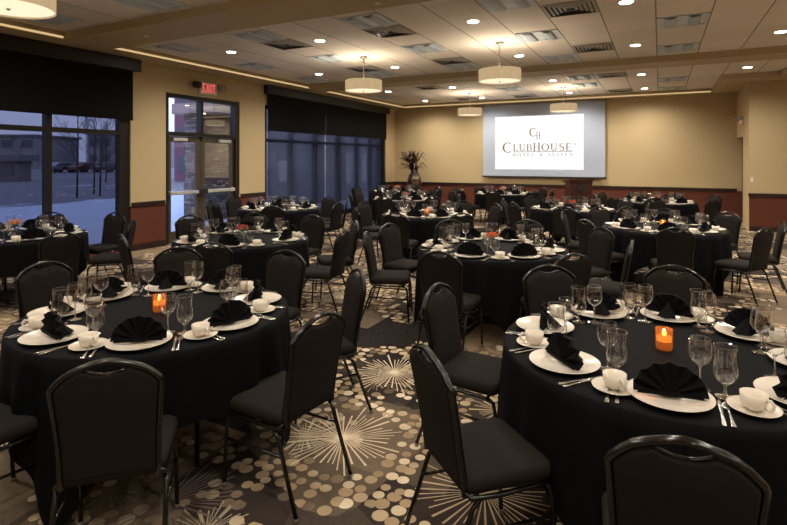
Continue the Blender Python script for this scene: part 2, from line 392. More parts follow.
# exit doors
d = empty('door_1', (XL-.10, 8.115, 0)); tag(d, 'dark framed glass double exit doors with transom and push bars', 'door', kind='structure')
f = MB(); hw = 1.0
for (a, b) in ((-1.015,-.93),(.90,1.015)): f.box(-.06, a, 0, .08, b, 3.035)
f.box(-.059, -1.015, 2.95, .079, 1.015, 3.034); f.box(-.058, -1.0, 2.18, .082, 1.0, 2.26); f.box(-.05, -.11, 2.26, .07, -.03, 3.0); f.box(-.055,-.09,2.10,.06,-.03,2.18)
f.build('door_frame', M['bronze'], d)
MB().box(-.003, -.93, 2.25, .003, .92, 2.97).build('transom_pane', M['window_glass'], d)
M['door_alu'] = simple('bronze_door_stile', (.10,.075,.045), .4, .4)
for s, (a, b) in ((1, (-.93,-.07)), (-1, (-.06,.90))):
    lf = MB()
    lf.box(-.025, a, .01, .025, a+.10, 2.17); lf.box(-.025, b-.10, .01, .025, b, 2.17); lf.box(-.024, a, .01, .024, b, .24); lf.box(-.024, a, 2.06, .024, b, 2.17)
    leaf = lf.build('door_leaf', M['door_alu'], d)
    MB().box(-.003, a+.09, .23, .003, b-.09, 2.07).build('door_pane', M['window_glass'], leaf)
    pb = MB().bbox(.05, a+.03, .98, .11, b-.03, 1.05, .01); pb.box(.02, a+.03, .97, .06, a+.09, 1.06); pb.box(.02, b-.09, .97, .06, b-.03, 1.06)
    pb.build('push_bar', M['bar'], leaf)
    e = a if s < 0 else b-.12
    MB().bbox(.05, e, .96, .125, e+.12, 1.09, .01).build('latch_case', M['black_plastic'], leaf)
    c0 = a+.12 if s > 0 else b-.48
    MB().bbox(.027, c0, 2.075, .08, c0+.36, 2.145, .008).build('door_closer', M['bar'], leaf)
# glyphs ------------------------------------------------------------
def R4(x0,y0,x1,y1): return [[(x0,y0),(x1,y0),(x1,y1),(x0,y1)]]
def AR(cx,cy,rx,ry,a0,a1,tx=.15,ty=.055,n=18):
    out = []
    for i in range(n):
        q = []
        for a, k in ((a0+(a1-a0)*i/n,0),(a0+(a1-a0)*(i+1)/n,0),(a0+(a1-a0)*(i+1)/n,1),(a0+(a1-a0)*i/n,1)):
            ca, sa = math.cos(R(a)), math.sin(R(a)); q.append((cx+(rx-(tx if k else 0))*ca, cy+(ry-(ty if k else 0))*sa))
        out.append(q)
    return out
def stem(x, t=.14, y0=0, y1=1): return R4(x,y0,x+t,y1)+R4(x-.07,y0,x+t+.07,y0+.045)+R4(x-.07,y1-.045,x+t+.07,y1)
G = {
 'C': (AR(.45,.5,.45,.52,48,312), .86), 'O': (AR(.47,.5,.47,.52,0,360), .98),
 'L': (stem(.08)+R4(.2,0,.62,.06)+R4(.56,0,.62,.22), .70),
 'U': (R4(.08,.35,.22,1)+R4(.0,.955,.3,1)+R4(.66,.35,.72,1)+R4(.56,.955,.82,1)+AR(.40,.36,.32,.38,180,360,.11,.08), .88),
 'B': (stem(.08)+R4(.2,.955,.42,1)+R4(.2,.5,.42,.55)+R4(.2,0,.42,.045)+AR(.40,.76,.26,.24,-90,90,.13,.045)+AR(.42,.27,.30,.27,-90,90,.14,.045), .78),
 'H': (stem(.08)+stem(.62)+R4(.2,.48,.64,.53), .88),
 'S': (AR(.33,.74,.26,.27,40,250,.11,.055)+AR(.33,.27,.30,.29,-150,80,.12,.06)+[[(.1,.62),(.2,.68),(.58,.40),(.50,.32)]], .68),
 'E': (stem(.08)+R4(.2,.945,.62,1)+R4(.2,.48,.5,.53)+R4(.2,0,.64,.055)+R4(.57,.82,.62,1)+R4(.6,0,.65,.2)+R4(.46,.42,.5,.6), .74),
 'T': (R4(.32,0,.46,1)+R4(.23,0,.55,.045)+R4(.02,.945,.76,1)+R4(.02,.8,.07,1)+R4(.71,.8,.76,1), .80),
 'I': (stem(.08), .32), ' ': ([], .5),
 '&': (AR(.36,.76,.18,.24,0,360,.07,.05)+AR(.34,.28,.32,.29,0,360,.11,.055)+[[(.2,.62),(.3,.66),(.82,.0),(.66,.0)]], .88),
 'X': ([[(.0,0),(.12,0),(.7,1),(.58,1)],[(.0,1),(.15,1),(.72,0),(.57,0)]], .76),
 'R': (stem(.08)+R4(.2,.955,.42,1)+R4(.2,.45,.42,.5)+AR(.40,.74,.26,.27,-90,90,.13,.045)+[[(.3,.48),(.42,.48),(.72,0),(.56,0)]], .76),
}
def write(mb, text, x0, z0, h, width=None, place=None, track=.10):
    tot = sum(G[c][1]+track for c in text)-track; sx = (width/tot) if width else h
    x = x0
    for ch in text:
        polys, adv = G[ch]
        for q in polys:
            vs = [place(x+px*sx, z0+py*h) for px, py in q]
            mb.add(vs, [(0,1,2,3)], False)
        x += (adv+track)*sx
# exit sign over the doors
ex = empty('exit_sign', (XL, 8.14, 3.20)); ex.scale = (1.35,1.35,1.35); tag(ex, 'small red lettered exit sign with twin lamp heads above glass doors', 'exit sign')
MB().bbox(0, -.18, -.08, .05, .18, .12, .01).build('sign_housing', M['white_plastic'], ex)
lt = MB(); write(lt, 'EXIT', -.13, -.045, .13, .27, lambda a, b: (.0515, a, b)); lt.build('sign_letters', M['exit_red'], ex).data.materials[0] = M['exit_red']
for sgn in (-1, 1):
    hd = MB(); hd.tube([(.03, sgn*.18, .10), (.03, sgn*.23, .10)], .012, 8)
    hd.lathe([(0.0,0),(.055,.002),(.068,.03),(.068,.09),(0,.095)], 12, (.08, sgn*.26, .0)); hd.build('lamp_head', M['black_plastic'] if sgn<0 else M['grille'], ex)
ex2 = empty('exit_sign', (XBR, 16.0, 2.68)); tag(ex2, 'white exit sign with lamp heads seen edge on above back right doorway', 'exit sign')
MB().bbox(-.05, -.17, -.08, 0, .17, .11, .008).build('sign_housing', M['white_plastic'], ex2)
lt = MB(); write(lt, 'EXIT', -.12, -.045, .12, .24, lambda a, b: (-.0515, -a, b)); lt.build('sign_letters', M['exit_red'], ex2)
for q in (-.27, .24): MB().lathe([(0,0),(.05,.002),(.06,.03),(.06,.08),(0,.085)], 12, (-.08, q, .02)).build('lamp_head', M['grille'], ex2)
tag(MB().bbox(XBR+.02, YBR-.012, 1.16, XBR+.09, YBR-.0005, 1.28, .003).build('light_switch', M['white_plastic']), 'white wall switch plate at the corner of the right wall', 'light switch')
# ------------------------------------------------------------------ ceiling fixtures
DX = [-7.0,-5.03,-2.38,-.38,1.66,3.7,5.6]; DY = [-1.7,1.05,3.85,7.13,9.88,13.33,15.98]
HX = {'-7.0':'leftmost column','-5.03':'second column from left','-2.38':'third column from left','-0.38':'fourth column from left','1.66':'rightmost column'}
RW = {7.13:'front row before the near beam',9.88:'row in front of the far beam',13.33:'row just behind the far beam',15.98:'last row by the back wall'}
def make_dl():
    r = empty('downlight'); MB().lathe([(.075,0),(.105,-.006),(.105,0)], 24).build('trim_ring', M['trim_white'], r)
    b = MB(); b.lathe([(0.0001,-.004),(.078,-.004)], 20); b.build('lamp_lens', M['bulb'], r); return r
dl0 = make_dl(); first = True
NEARP = 1.0
for y in DY:
    for x in DX:
        if y > 14.3 and x > 1.2: continue
        if y > 11.8 and x > 2.3: continue
        vis = y > 6 and x < 2
        if vis:
            o = dl0 if first else copy_tree(dl0); first = False
            o.location = (x, y, HT-.002)
            tag(o, 'round lit recessed downlight, %s, %s' % (HX[str(x)], RW[y]), 'ceiling light', 'recessed downlights in the tile ceiling')
        L = bpy.data.lights.new('downlight_beam', 'SPOT'); L.energy = 100 if y > 5 else 58; L.spot_size = R(158); L.spot_blend = .9; L.color = (1,.90,.77); L.shadow_soft_size = .07
        lo = bpy.data.objects.new('downlight_beam', L); C.objects.link(lo); lo.location = (x, y, HT-.03)
# pendants
def make_pend():
    r = empty('pendant_light')
    MB().lathe([(0.001,0),(.07,0),(.07,-.025),(.06,-.035),(.001,-.036)], 20).build('canopy', M['nickel'], r)
    MB().tube([(0,0,-.03),(0,0,-.50)], .009, 8).build('rod', M['nickel'], r)
    MB().lathe([(.345,-.46),(.352,-.46),(.352,-.66),(.345,-.66),(.345,-.46)], 40).build('lamp_shade', M['drum'], r)
    MB().lathe([(0.001,-.645),(.344,-.645)], 40).build('diffuser', M['diffuser'], r)
    h = MB(); 
    for k in range(3):
        a = 2*PI*k/3; h.tube([(0,0,-.50),(.346*math.cos(a),.346*math.sin(a),-.50)], .004, 6)
    h.lathe([(0.001,-.66),(.02,-.66),(.012,-.675),(.001,-.68)], 12); h.build('spider', M['nickel'], r)
    return r
pend0 = make_pend(); first = True
for (x, y, lab) in ((-5.05,8.6,'hanging over the left half of the room before the far beam'),(-2.40,8.6,'nearest in the middle, left above the screen edge'),(-5.0,14.7,'hanging just left of the projection screen'),(-2.34,14.7,'hanging in front of the projection screen'),(-5.05,2.5,'cut off by the top left corner'),(-2.40,2.5,'over the near tables')):
    o = pend0 if first else copy_tree(pend0); first = False; o.location = (x, y, HT)
    tag(o, 'lit woven drum pendant %s' % lab, 'pendant light', 'drum pendant lights')
for (x, y) in ((-5.05,8.6),(-2.4,8.6),(-5.0,14.7),(-2.34,14.7),(-5.05,2.5),(-2.4,2.5)):
    L = bpy.data.lights.new('pendant_bulb', 'POINT'); L.energy = 21; L.color = (1,.84,.62); L.shadow_soft_size = .05
    lo = bpy.data.objects.new('pendant_bulb', L); C.objects.link(lo); lo.location = (x, y, HT-.56)
# troffers and vents
h = TS/2-.012
def make_troffer():
    r = empty('ceiling_troffer')
    f = MB(); f.box(-h,-h,-.012,h,-h+.03,0); f.box(-h,h-.03,-.012,h,h,0); f.box(-h,-h+.03,-.0119,-h+.03,h-.03,0); f.box(h-.03,-h+.03,-.0119,h,h-.03,0); f.build('troffer_frame', M['troffer_white'], r)
    b = MB(); b.add([(-h+.03,-h+.03,-.004),(h-.03,-h+.03,-.004),(h-.03,h-.03,-.004),(-h+.03,h-.03,-.004)], [(0,1,2,3)], False); b.build('reflector', M['troffer_white'], r)
    for sx in (-.15, .15):
        l = MB(); n = 8; rr = [[(sx+.075*math.cos(PI+PI*i/n), yy, -.006+.03*math.sin(PI+PI*i/n)) for i in range(n+1)] for yy in (-h+.05, h-.05)]
        l.loft(rr, closed=False); l.build('lens', M['troffer'], r)
    return r
tro0 = make_troffer(); first = True
TR = [(-5.69,6.43),(-5.69,8.43),(-7.55,8.43),(-7.55,10.43),(-7.55,6.43),(-3.70,6.43),(-3.70,8.43),(-5.69,10.43),(-3.70,10.43),(-1.70,6.43),(-1.70,8.43),(-1.70,10.43),(-3.70,14.42),(-1.70,14.42),(-1.70,13.09),(.28,8.43),(.28,10.43),(.28,14.42),(.28,16.2),(-7.55,4.2),(-5.69,4.4),(-7.7,14.42)]
def cname(x): return {-8:'far left',-6:'left',-4:'centre left',-2:'centre right',0:'right'}[int(round(x/2.0-.01)*2) if x < -.9 else 0]
def rname(y):
    return 'before the near beam' if y < 4.8 else 'just behind the near beam' if y < 6.9 else 'in the middle of the bay' if y < 9.2 else 'just before the far beam' if y < 11 else 'just behind the far beam' if y < 13.6 else 'deep in the last bay' if y < 15.2 else 'nearest the back wall'
for x, y in TR:
    o = tro0 if first else copy_tree(tro0); first = False; o.location = (x, y, HT-.001)
    tag(o, 'square unlit ceiling troffer, %s column, %s' % (cname(x), rname(y)), 'ceiling light', 'unlit square troffers')
def make_vent():
    r = empty('ceiling_vent')
    b = MB(); b.add([(-h,-h,-.003),(h,-h,-.003),(h,h,-.003),(-h,h,-.003)], [(0,1,2,3)], False); b.build('backing', M['slot'], r)
    for k in range(5):
        a = h-k*.058; c = a-.036; z0 = -.018+k*.002; z1 = -.004
        f = MB(); ring = lambda q, z: [(-q,-q,z),(q,-q,z),(q,q,z),(-q,q,z)]
        f.loft([ring(a, z1 if k else -.008), ring(c, z0)], smooth=False)
        f.build('louver', M['grille'], r)
    return r
ven0 = make_vent(); first = True
for x, y in [(-5.69,7.1),(-3.70,7.1),(-5.69,9.76),(-3.70,9.76),(-1.04,7.1),(-1.04,9.76),(-5.60,13.09),(-5.55,15.95),(-.99,13.09),(-1.0,16.1),(-3.70,16.1)]:
    o = ven0 if first else copy_tree(ven0); first = False; o.location = (x, y, HT-.001)
    tag(o, 'square louvred ceiling air vent, %s column, %s' % ('right' if x > -1.5 else cname(x), rname(y)), 'air vent', 'louvred ceiling vents')
sp0 = MB().lathe([(0.001,-.012),(.03,-.01),(.045,0)], 16).build('sprinkler_cap', M['trim_white'])
for i, (x, y, lb) in enumerate(((-2.99,5.40,'right'),(-6.86,5.25,'left'))):
    o = sp0 if i == 0 else sp0.copy()
    if i: C.objects.link(o)
    o.location = (x, y, HC-.0005); tag(o, 'tiny round cap under the near ceiling beam, %s one of two' % lb, 'sprinkler cap', 'caps under the near beam')
# ------------------------------------------------------------------ projection screen
sc = empty('projection_screen', (-3.40, YB-.10, 1.15)); tag(sc, 'large projection screen on back wall showing a gold lettered hotel logo', 'projection screen')
MB().box(-1.91, 0, 0, 1.91, .012, 2.34).build('screen_fabric', M['screen_edge'], sc)
MB().bbox(-1.95, -.04, 2.33, 1.95, .09, 2.395, .012).build('screen_case', M['grille'], sc)
MB().bbox(-1.95, -.015, -.03, 1.95, .03, .015, .008).build('bottom_bar', M['black_plastic'], sc)
im = MB().add([(-1.50,-.002,.235),(1.30,-.002,.235),(1.30,-.002,1.97),(-1.50,-.002,1.97)], [(0,1,2,3)], False).build('projected_image', M['image'], sc)
def U(u): return -1.50+(u-138)/462*2.8
def V(v): return 1.97-(v-134)/283*1.735
pl = lambda a, b: (a, -.006, b)
lg = MB()
write(lg, 'C', U(180), V(327), V(274)-V(327), U(234)-U(180), pl)
write(lg, 'LUB', U(238), V(319), V(283)-V(319), U(341)-U(238), pl, .12)
write(lg, 'H', U(345), V(321), V(277)-V(321), U(384)-U(345), pl)
write(lg, 'OUSE', U(388), V(319), V(282)-V(319), U(543)-U(388), pl, .12)
for q in R4(U(236), V(325), U(546), V(322.5)): lg.add([pl(*a) for a in q], [(0,1,2,3)], False)
write(lg, 'HOTEL & SUITES', U(236), V(347), V(332)-V(347), U(546)-U(236), pl, .42)
for q in AR(U(558), V(286), .032, .034, 0, 360, .006, .006): lg.add([pl(*a) for a in q], [(0,1,2,3)], False)
write(lg, 'R', U(555), V(289), V(283)-V(289), .03, pl)
write(lg, 'C', U(325), V(243), V(200)-V(243), U(365)-U(325), pl)
write(lg, 'H', U(361), V(258), V(219)-V(258), U(384)-U(361), pl)
lg.build('logo_lettering', M['logo'], im)
# ------------------------------------------------------------------ lectern and vase
lx, ly = cw(4.80, 13.5); le = empty('lectern', (lx, ly, 0), R(27)); tag(le, 'dark mahogany lectern with black round speaker discs before the back wall', 'lectern')
b = MB(); b.bbox(-.30,-.25,0,.30,.25,.06,.01); b.bbox(-.28,-.22,.06,.28,.22,1.10,.01); b.build('body', M['wood'], le)
t_ = MB(); t_.add([(-.33,-.27,1.17),(.33,-.27,1.17),(.33,.27,1.10),(-.33,.27,1.10),(-.33,-.27,1.22),(.33,-.27,1.22),(.33,.27,1.14),(-.33,.27,1.14)], [(0,3,2,1),(4,5,6,7),(0,1,5,4),(1,2,6,5),(2,3,7,6),(3,0,4,7)], False)
t_.bbox(-.29,-.23,1.09,.29,.23,1.18,.01); t_.build('slanted_top', M['wood'], le)
def disc(mb, c, ax, r):
    c = Vector(c); 
    if ax == 'y': pts = [(c.x+r*math.cos(a*PI/12), c.y, c.z+r*math.sin(a*PI/12)) for a in range(24)]; off = (0,-.02,0)
    else: pts = [(c.x, c.y+r*math.cos(a*PI/12), c.z+r*math.sin(a*PI/12)) for a in range(24)]; off = (.02,0,0)
    return mb.loft([pts, [(p[0]+off[0],p[1]+off[1],p[2]+off[2]) for p in pts]], True, smooth=False)
disc(MB(), (-.03,-.22,.98), 'y', .085).build('front_disc', M['black_plastic'], le); disc(MB(), (.28,.0,.98), 'x', .075).build('side_disc', M['black_plastic'], le)
vx, vy = -7.62, 16.2
va = MB().lathe([(0.001,0),(.16,0),(.17,.03),(.13,.12),(.15,.35),(.22,.70),(.25,.95),(.20,1.15),(.11,1.28),(.13,1.36),(.12,1.36),(.10,1.28),(.18,1.13)], 28).build('floor_vase', M['vase']); va.location = (vx+.12, vy, 0)
tag(va, 'tall mottled brown floor vase in the back left corner', 'vase')
da = empty('dried_arrangement', (vx+.12, vy, 1.28)); tag(da, 'dark spray of dried leaves and twigs in the floor vase', 'dried flowers')
rs = random.Random(3)
for i in range(90):
    a = rs.uniform(0, 2*PI); sp = rs.uniform(.05,.45); hh = rs.uniform(.15,.74); lf = MB()
    tip = Vector((sp*math.cos(a)-.10, sp*math.sin(a), hh)); mid = Vector((tip.x*.4, tip.y*.4, hh*.65))
    if i % 3 == 0:
        lf.tube([(0,0,-.1), mid, tip], [.006,.005,.003], 5)
        for k in range(7):
            q = tip+Vector((rs.uniform(-.06,.06), rs.uniform(-.06,.06), rs.uniform(-.10,.05))); lf.tube([tip.lerp(mid,k*.08), q], [.012,.002], 4)
        lf.build('twig', M['dried2'], da)
    else:
        side = Vector((-math.sin(a), math.cos(a), 0))*.042; droop = tip+Vector((tip.x*.5, tip.y*.5, -rs.uniform(.05,.2)))
        P = [Vector((0,0,-.1)), mid, tip, droop]; W_ = [.3,1,.9,.05]
        lf.loft([[p-side*w_, p+Vector((0,0,.006)), p+side*w_] for p, w_ in zip(P, W_)], closed=False); lf.build('leaf', M['dried'], da)
# ------------------------------------------------------------------ banquet chair
def zt(x):                                       # top outline of the crown back
    a = abs(x); return .915-.042*min(1, a/.14)**1.5 if a < .14 else .873-(a-.14)*1.0
def halfw(z):
    return .172+.020*max(0,(z-.55)/.30)**1.2 if z > .55 else .172
def yb(z): return -.185-.085*(max(0, z-.42)/.5)**1.15
def make_chair():
    r = empty('banquet_chair')
    # seat cushion
    def rr(hw, y0, y1, c, z, n=5, taper=.0):
        pts = []
        for cx, cy, a0 in ((hw-c, y1-c, 0), (-hw+c, y1-c, 90), (-hw+c+taper, y0+c, 180), (hw-c-taper, y0+c, 270)):
            pts += [(p[0], p[1], z) for p in arc(cx, cy, c, a0, a0+90, n)]
        return pts
    s = MB(); s.loft([rr(.195,-.18,.19,.04,.402,taper=.01), rr(.212,-.195,.205,.05,.412,taper=.015), rr(.217,-.20,.21,.055,.435,taper=.015), rr(.214,-.20,.208,.055,.456,taper=.015), rr(.198,-.185,.195,.05,.470,taper=.015), rr(.15,-.14,.15,.045,.477,taper=.01), rr(.06,-.06,.06,.03,.480)], True)
    s.build('seat', M['fabric'], r)
    # back panel outline
    out = []
    zb = .43
    xs = [i/10 for i in range(11)]
    for i in range(9): z = zb+(.80-zb)*i/8; out.append((halfw(z)-.004, z))
    for x in (.182,.168,.150,.13,.110,.092): out.append((x, min(zt(x)-.016, .90)))
    for x, z in ((.080,.880),(.055,.866),(.025,.860)): out.append((x, z))
    full = out+[(-x, z) for x, z in reversed(out)]
    cz = .66
    def ring(k, dep): return [(x*k, yb(cz+(z-cz)*k)+dep, cz+(z-cz)*k) for x, z in full]
    p = MB(); p.loft([ring(.93,-.017), ring(.985,-.014), ring(1,-.002), ring(.99,.012), ring(.95,.024), ring(.80,.032), ring(.4,.034)], True)
    p.build('backrest', M['fabric'], r)
    # crown frame
    pts = []
    for i in range(8): z = .40+(.81-.40)*i/7; pts.append((halfw(z)+.006, yb(z), z))
    for x in (.188,.175,.155,.125,.09,.045): pts.append((x, yb(zt(x)), zt(x)))
    fr = pts+[(0, yb(.915), .915)]+[(-a, b_, c_) for a, b_, c_ in reversed(pts)]
    MB().tube(fr, .0115, 8, flat=1.3, up=(0,0,1)).build('back_frame', M['frame'], r)
    hb = [(x, yb(.87)+.002, .858+.026*(abs(x)/.085)**2) for x in (-.085,-.065,-.04,-.015,.015,.04,.065,.085)]
    MB().tube(hb, .007, 6).build('handle', M['frame'], r)
    # under frame
    u = MB()
    for sx in (-1, 1): u.tube([(sx*.180,yb(.42),.42),(sx*.199,-.17,.398),(sx*.200,-.05,.388),(sx*.200,.12,.388),(sx*.201,.17,.380)], .0105, 8)
    u.tube([(-.2,.15,.388),(.2,.15,.388)], .009, 6); u.tube([(-.2,-.13,.388),(.2,-.13,.388)], .009, 6)
    u.build('seat_frame', M['frame'], r)
    for sx in (-1, 1):
        l = MB().tube([(sx*.201,.165,.383),(sx*.202,.188,.368),(sx*.203,.198,.33),(sx*.207,.215,.015)], .0105, 8).build('leg', M['frame'], r)
        MB().lathe([(.0001,0),(.013,0),(.014,.012),(.011,.02)], 10, (sx*.207,.215,0)).build('glide', M['glide'], l)
        l = MB().tube([(sx*.199,-.13,.392),(sx*.201,-.165,.36),(sx*.207,-.29,.015)], .0105, 8).build('leg', M['frame'], r)
        MB().lathe([(.0001,0),(.013,0),(.014,.012),(.011,.02)], 10, (sx*.207,-.290,0)).build('glide', M['glide'], l)
        MB().tube([(sx*.204,.205,.25),(sx*.204,-.2,.27)], .007, 6).build('stretcher', M['frame'], r)
    return r
# ------------------------------------------------------------------ tableware prototypes
def make_plate():
    return MB().lathe([(.0001,.004),(.088,.004),(.095,.008),(.105,.013),(.150,.019),(.155,.022),(.152,.019),(.105,.009),(.09,.001),(.0001,.001)], 40).build('dinner_plate', M['china'])
def make_saucer():
    return MB().lathe([(.0001,.003),(.028,.003),(.035,.006),(.08,.015),(.088,.018),(.086,.014),(.045,.003),(.0001,.001)], 32).build('saucer', M['china'])
def make_cup():
    r = empty('coffee_cup')
    MB().lathe([(.0001,.002),(.024,.002),(.026,.006),(.036,.012),(.043,.03),(.046,.062),(.044,.062),(.041,.03),(.034,.015),(.0001,.012)], 28).build('cup_body', M['china'], r)
    a = [(.043+.0,0,.050),(.060,0,.054),(.070,0,.043),(.068,0,.028),(.055,0,.018),(.041,0,.020)]
    MB().tube(a, .0045, 8, flat=1.3).build('cup_handle', M['china'], r); return r
def stemware(name, foot, bowl):
    m = MB(); m.cur = 1; m.lathe(foot, 24); m.cur = 0; m.lathe(bowl, 28)
    return m.build(name, [M['glass'], M['solid_glass']])
def make_wine():
    return stemware('wine_glass', [(.0001,.001),(.037,.001),(.038,.0025),(.036,.004),(.012,.007),(.0048,.014),(.004,.05),(.0045,.088),(.010,.096),(.0001,.1)],
        [(.004,.094),(.012,.098),(.032,.113),(.043,.135),(.0445,.155),(.041,.185),(.037,.207),(.0362,.209),(.0355,.207)])
def make_goblet():
    return stemware('water_goblet', [(.0001,.001),(.036,.001),(.037,.0025),(.035,.004),(.012,.008),(.006,.016),(.0055,.034),(.009,.046),(.018,.053),(.0001,.055)],
        [(.010,.050),(.022,.055),(.038,.074),(.0435,.098),(.041,.125),(.0365,.155),(.039,.185),(.0415,.199),(.0407,.201),(.040,.199)])
def strip(pts, th=.0022):
    """flat utensil outline: list of (y, halfwidth, z)"""
    m = MB(); m.loft([[(-w_,y,z),(-w_*.6,y,z+th),(w_*.6,y,z+th),(w_,y,z),(w_*.6,y,z-th*.5),(-w_*.6,y,z-th*.5)] for y, w_, z in pts], True); return m
def make_fork():
    m = strip([(-.10,.009,.003),(-.08,.010,.003),(-.04,.005,.006),(.02,.0035,.010),(.035,.010,.008),(.055,.012,.006)])
    for k in (-1.5,-.5,.5,1.5): m.tube([(k*.0062,.052,.006),(k*.0062,.075,.006),(k*.0060,.10,.012)], [.0022,.002,.001], 5)
    return m.build('fork', M['steel'])
def make_knife():
    return strip([(-.11,.008,.004),(-.07,.009,.004),(-.01,.006,.005),(.01,.008,.003),(.06,.010,.003),(.10,.008,.003),(.12,.001,.003)]).build('knife', M['steel'])
def make_spoon():
    return strip([(-.10,.009,.003),(-.08,.010,.003),(-.04,.005,.006),(.025,.0035,.009),(.038,.012,.006),(.055,.019,.004),(.075,.019,.004),(.09,.010,.007),(.095,.001,.009)]).build('spoon', M['steel'])
def make_napkin():
    n = 14; m = MB(); Rr = .134
    front = []; 
    def fan(dy, sc):
        vs = [(0, dy, .004)]
        inner = []; outer = []
        for i in range(n+1):
            a = PI*(.02+.96*i/n); zig = .012 if i % 2 else -.012
            for rr_, L_ in ((.045, inner), (Rr*(1 if i % 2 else .985)*sc, outer)):
                L_.append((rr_*math.cos(a), dy+zig*rr_/Rr + .10*rr_*math.sin(a)*0, .004+rr_*math.sin(a)*.92))
        return inner, outer
    i1, o1 = fan(-.012, 1); i2, o2 = fan(.004, .99)
    c1 = [(0,-.020,.004)]*(n+1); c2 = [(0,.008,.004)]*(n+1)
    m.loft([c1, i1, o1, o2, i2, c2], closed=False, smooth=False)
    # folded stand behind the fan
    m.add([(-.035,0,.003),(.035,0,.003),(0,.004,.085),(0,.095,.003),(-.05,.06,.003),(.05,.06,.003)], [(0,2,4),(4,2,3),(1,5,2),(5,3,2),(0,4,3,5,1)], False)
    # turned-up band at the foot
    m.add([(-.118,-.022,.003),(.118,-.022,.003),(.108,-.026,.020),(-.108,-.026,.020),(-.11,-.006,.016),(.11,-.006,.016)], [(0,1,2,3),(3,2,5,4)], False)
    return m.build('fan_napkin', M['napkin'])
def make_votive():
    r = empty('votive_candle')
    MB().lathe([(.0001,.001),(.034,.001),(.038,.01),(.039,.102),(.037,.102),(.036,.012),(.0001,.010)], 24).build('amber_holder', M['votive'], r)
    MB().lathe([(.0001,.063),(.033,.063),(.033,.042),(.0001,.042)], 20).build('wax', M['wax'], r)
    MB().lathe([(.0001,.064),(.008,.070),(.011,.079),(.006,.093),(.0001,.102)], 10).build('flame', M['flame'], r)
    return r
def make_flowers(mat, seed):
    r = empty('flower_centerpiece'); rs = random.Random(seed)
    MB().lathe([(.0001,.001),(.032,.001),(.036,.02),(.03,.07),(.037,.095),(.035,.095),(.028,.07),(.034,.02),(.0001,.005)], 20).build('vase', M['glass'], r)
    for k in range(11):
        a = k*2.4; rad = .012+.05*math.sqrt(k/11); c = Vector((rad*math.cos(a), rad*math.sin(a), .145-.5*rad+rs.uniform(-.01,.01)))
        b = MB()
        for j in range(9):
            g = j*2.4; t0 = .3+.11*j; d = Vector((math.cos(g)*math.sin(t0), math.sin(g)*math.sin(t0), math.cos(t0)))
            s_ = d.cross(Vector((0,0,1))); s_ = s_.normalized() if s_.length > .01 else Vector((1,0,0))
            u_ = s_.cross(d)
            b.loft([[c+d*.006, c+d*.006, c+d*.006], [c+d*.018-s_*.012+u_*.004, c+d*.016, c+d*.018+s_*.012+u_*.004], [c+d*.026-s_*.008+u_*.009, c+d*.025+u_*.004, c+d*.026+s_*.008+u_*.009]], closed=False)
        b.lathe([(.0001,-.014),(.011,-.008),(.014,0),(.009,.010),(.0001,.013)], 10, c)
        bl = b.build('blossom', mat, r)
    g = MB()
    for k in range(8):
        a = k*.8; d = Vector((math.cos(a), math.sin(a), 0)); s_ = Vector((-math.sin(a), math.cos(a), 0))
        g.loft([[d*.01+Vector((0,0,.09))-s_*.004, d*.01+Vector((0,0,.09))+s_*.004],[d*.05+Vector((0,0,.12))-s_*.016, d*.05+Vector((0,0,.12))+s_*.016],[d*.085+Vector((0,0,.105))-s_*.001, d*.085+Vector((0,0,.105))+s_*.001]], closed=False)
        g.tube([(0,0,.02), tuple(d*.02+Vector((0,0,.11)))], .002, 5)
    g.build('leaves', M['leaf'], r)
    return r
def make_cloth(Rt, rot, seed, zt_=.76):
    rs = random.Random(seed); n = 288; hs = 1.13; m = MB()
    ph = [rs.uniform(0, 2*PI) for _ in range(4)]
    rings = []
    for rr in (.02,.3,.55,.70,Rt-.012): rings.append([(rr*math.cos(2*PI*j/n), rr*math.sin(2*PI*j/n), zt_+.002) for j in range(n)])
    K = 9
    for k in range(K+1):
        row = []
        for j in range(n):
            a = 2*PI*j/n; b = a-rot
            sd = hs/max(abs(math.cos(b)), abs(math.sin(b))); drop = min(sd-Rt, zt_-.012)
            t = k/K; dz = t*drop
            cor = abs(math.sin(2*b))                      # 1 in the corners of the square
            lump = .5+.5*math.sin(3*a+ph[3])
            wave = (.5*math.sin(17*a+ph[0])+.35*math.sin(25*a+ph[1]+.8*math.sin(3*a))+.3*math.sin(11*a+ph[2]))*(.014+.030*cor**2)*(.6+.4*lump)
            fl = .016*t+ .020*cor*t
            rad = Rt+.002*min(1,k)+fl+wave*min(1, dz/.30)**.8
            z = zt_+.002-.004*(k == 0)-dz if k else zt_-.004
            row.append((rad*math.cos(a), rad*math.sin(a), z))
        rings.append(row)
    m.loft(rings); c = [(0,0,zt_+.002)]; 
    m.add([rings[0][j] for j in range(n)], [tuple(range(n))])
    return m.build('tablecloth', M['cloth'])
def make_table():
    r = empty('round_table'); Rt = .755
    MB().lathe([(.0001,.735),(Rt-.01,.735),(Rt,.74),(Rt,.752),(Rt-.008,.758),(.0001,.758)], 64).build('tabletop', M['table'], r)
    for sx in (-1, 1):
        for sy in (-1, 1): MB().tube([(sx*.35,sy*.28,.735),(sx*.36,sy*.30,0)], .014, 8).build('leg', M['frame'], r)
        MB().tube([(sx*.355,-.29,.30),(sx*.355,.29,.30)], .010, 8).build('crossbar', M['frame'], r)
    return r
CH = make_chair(); TB = make_table()
PLATE, SAUC, CUP, WINE, GOB, FORK, KNIFE, SPOON, NAP, VOT = make_plate(), make_saucer(), make_cup(), make_wine(), make_goblet(), make_fork(), make_knife(), make_spoon(), make_napkin(), make_votive()
used = set()
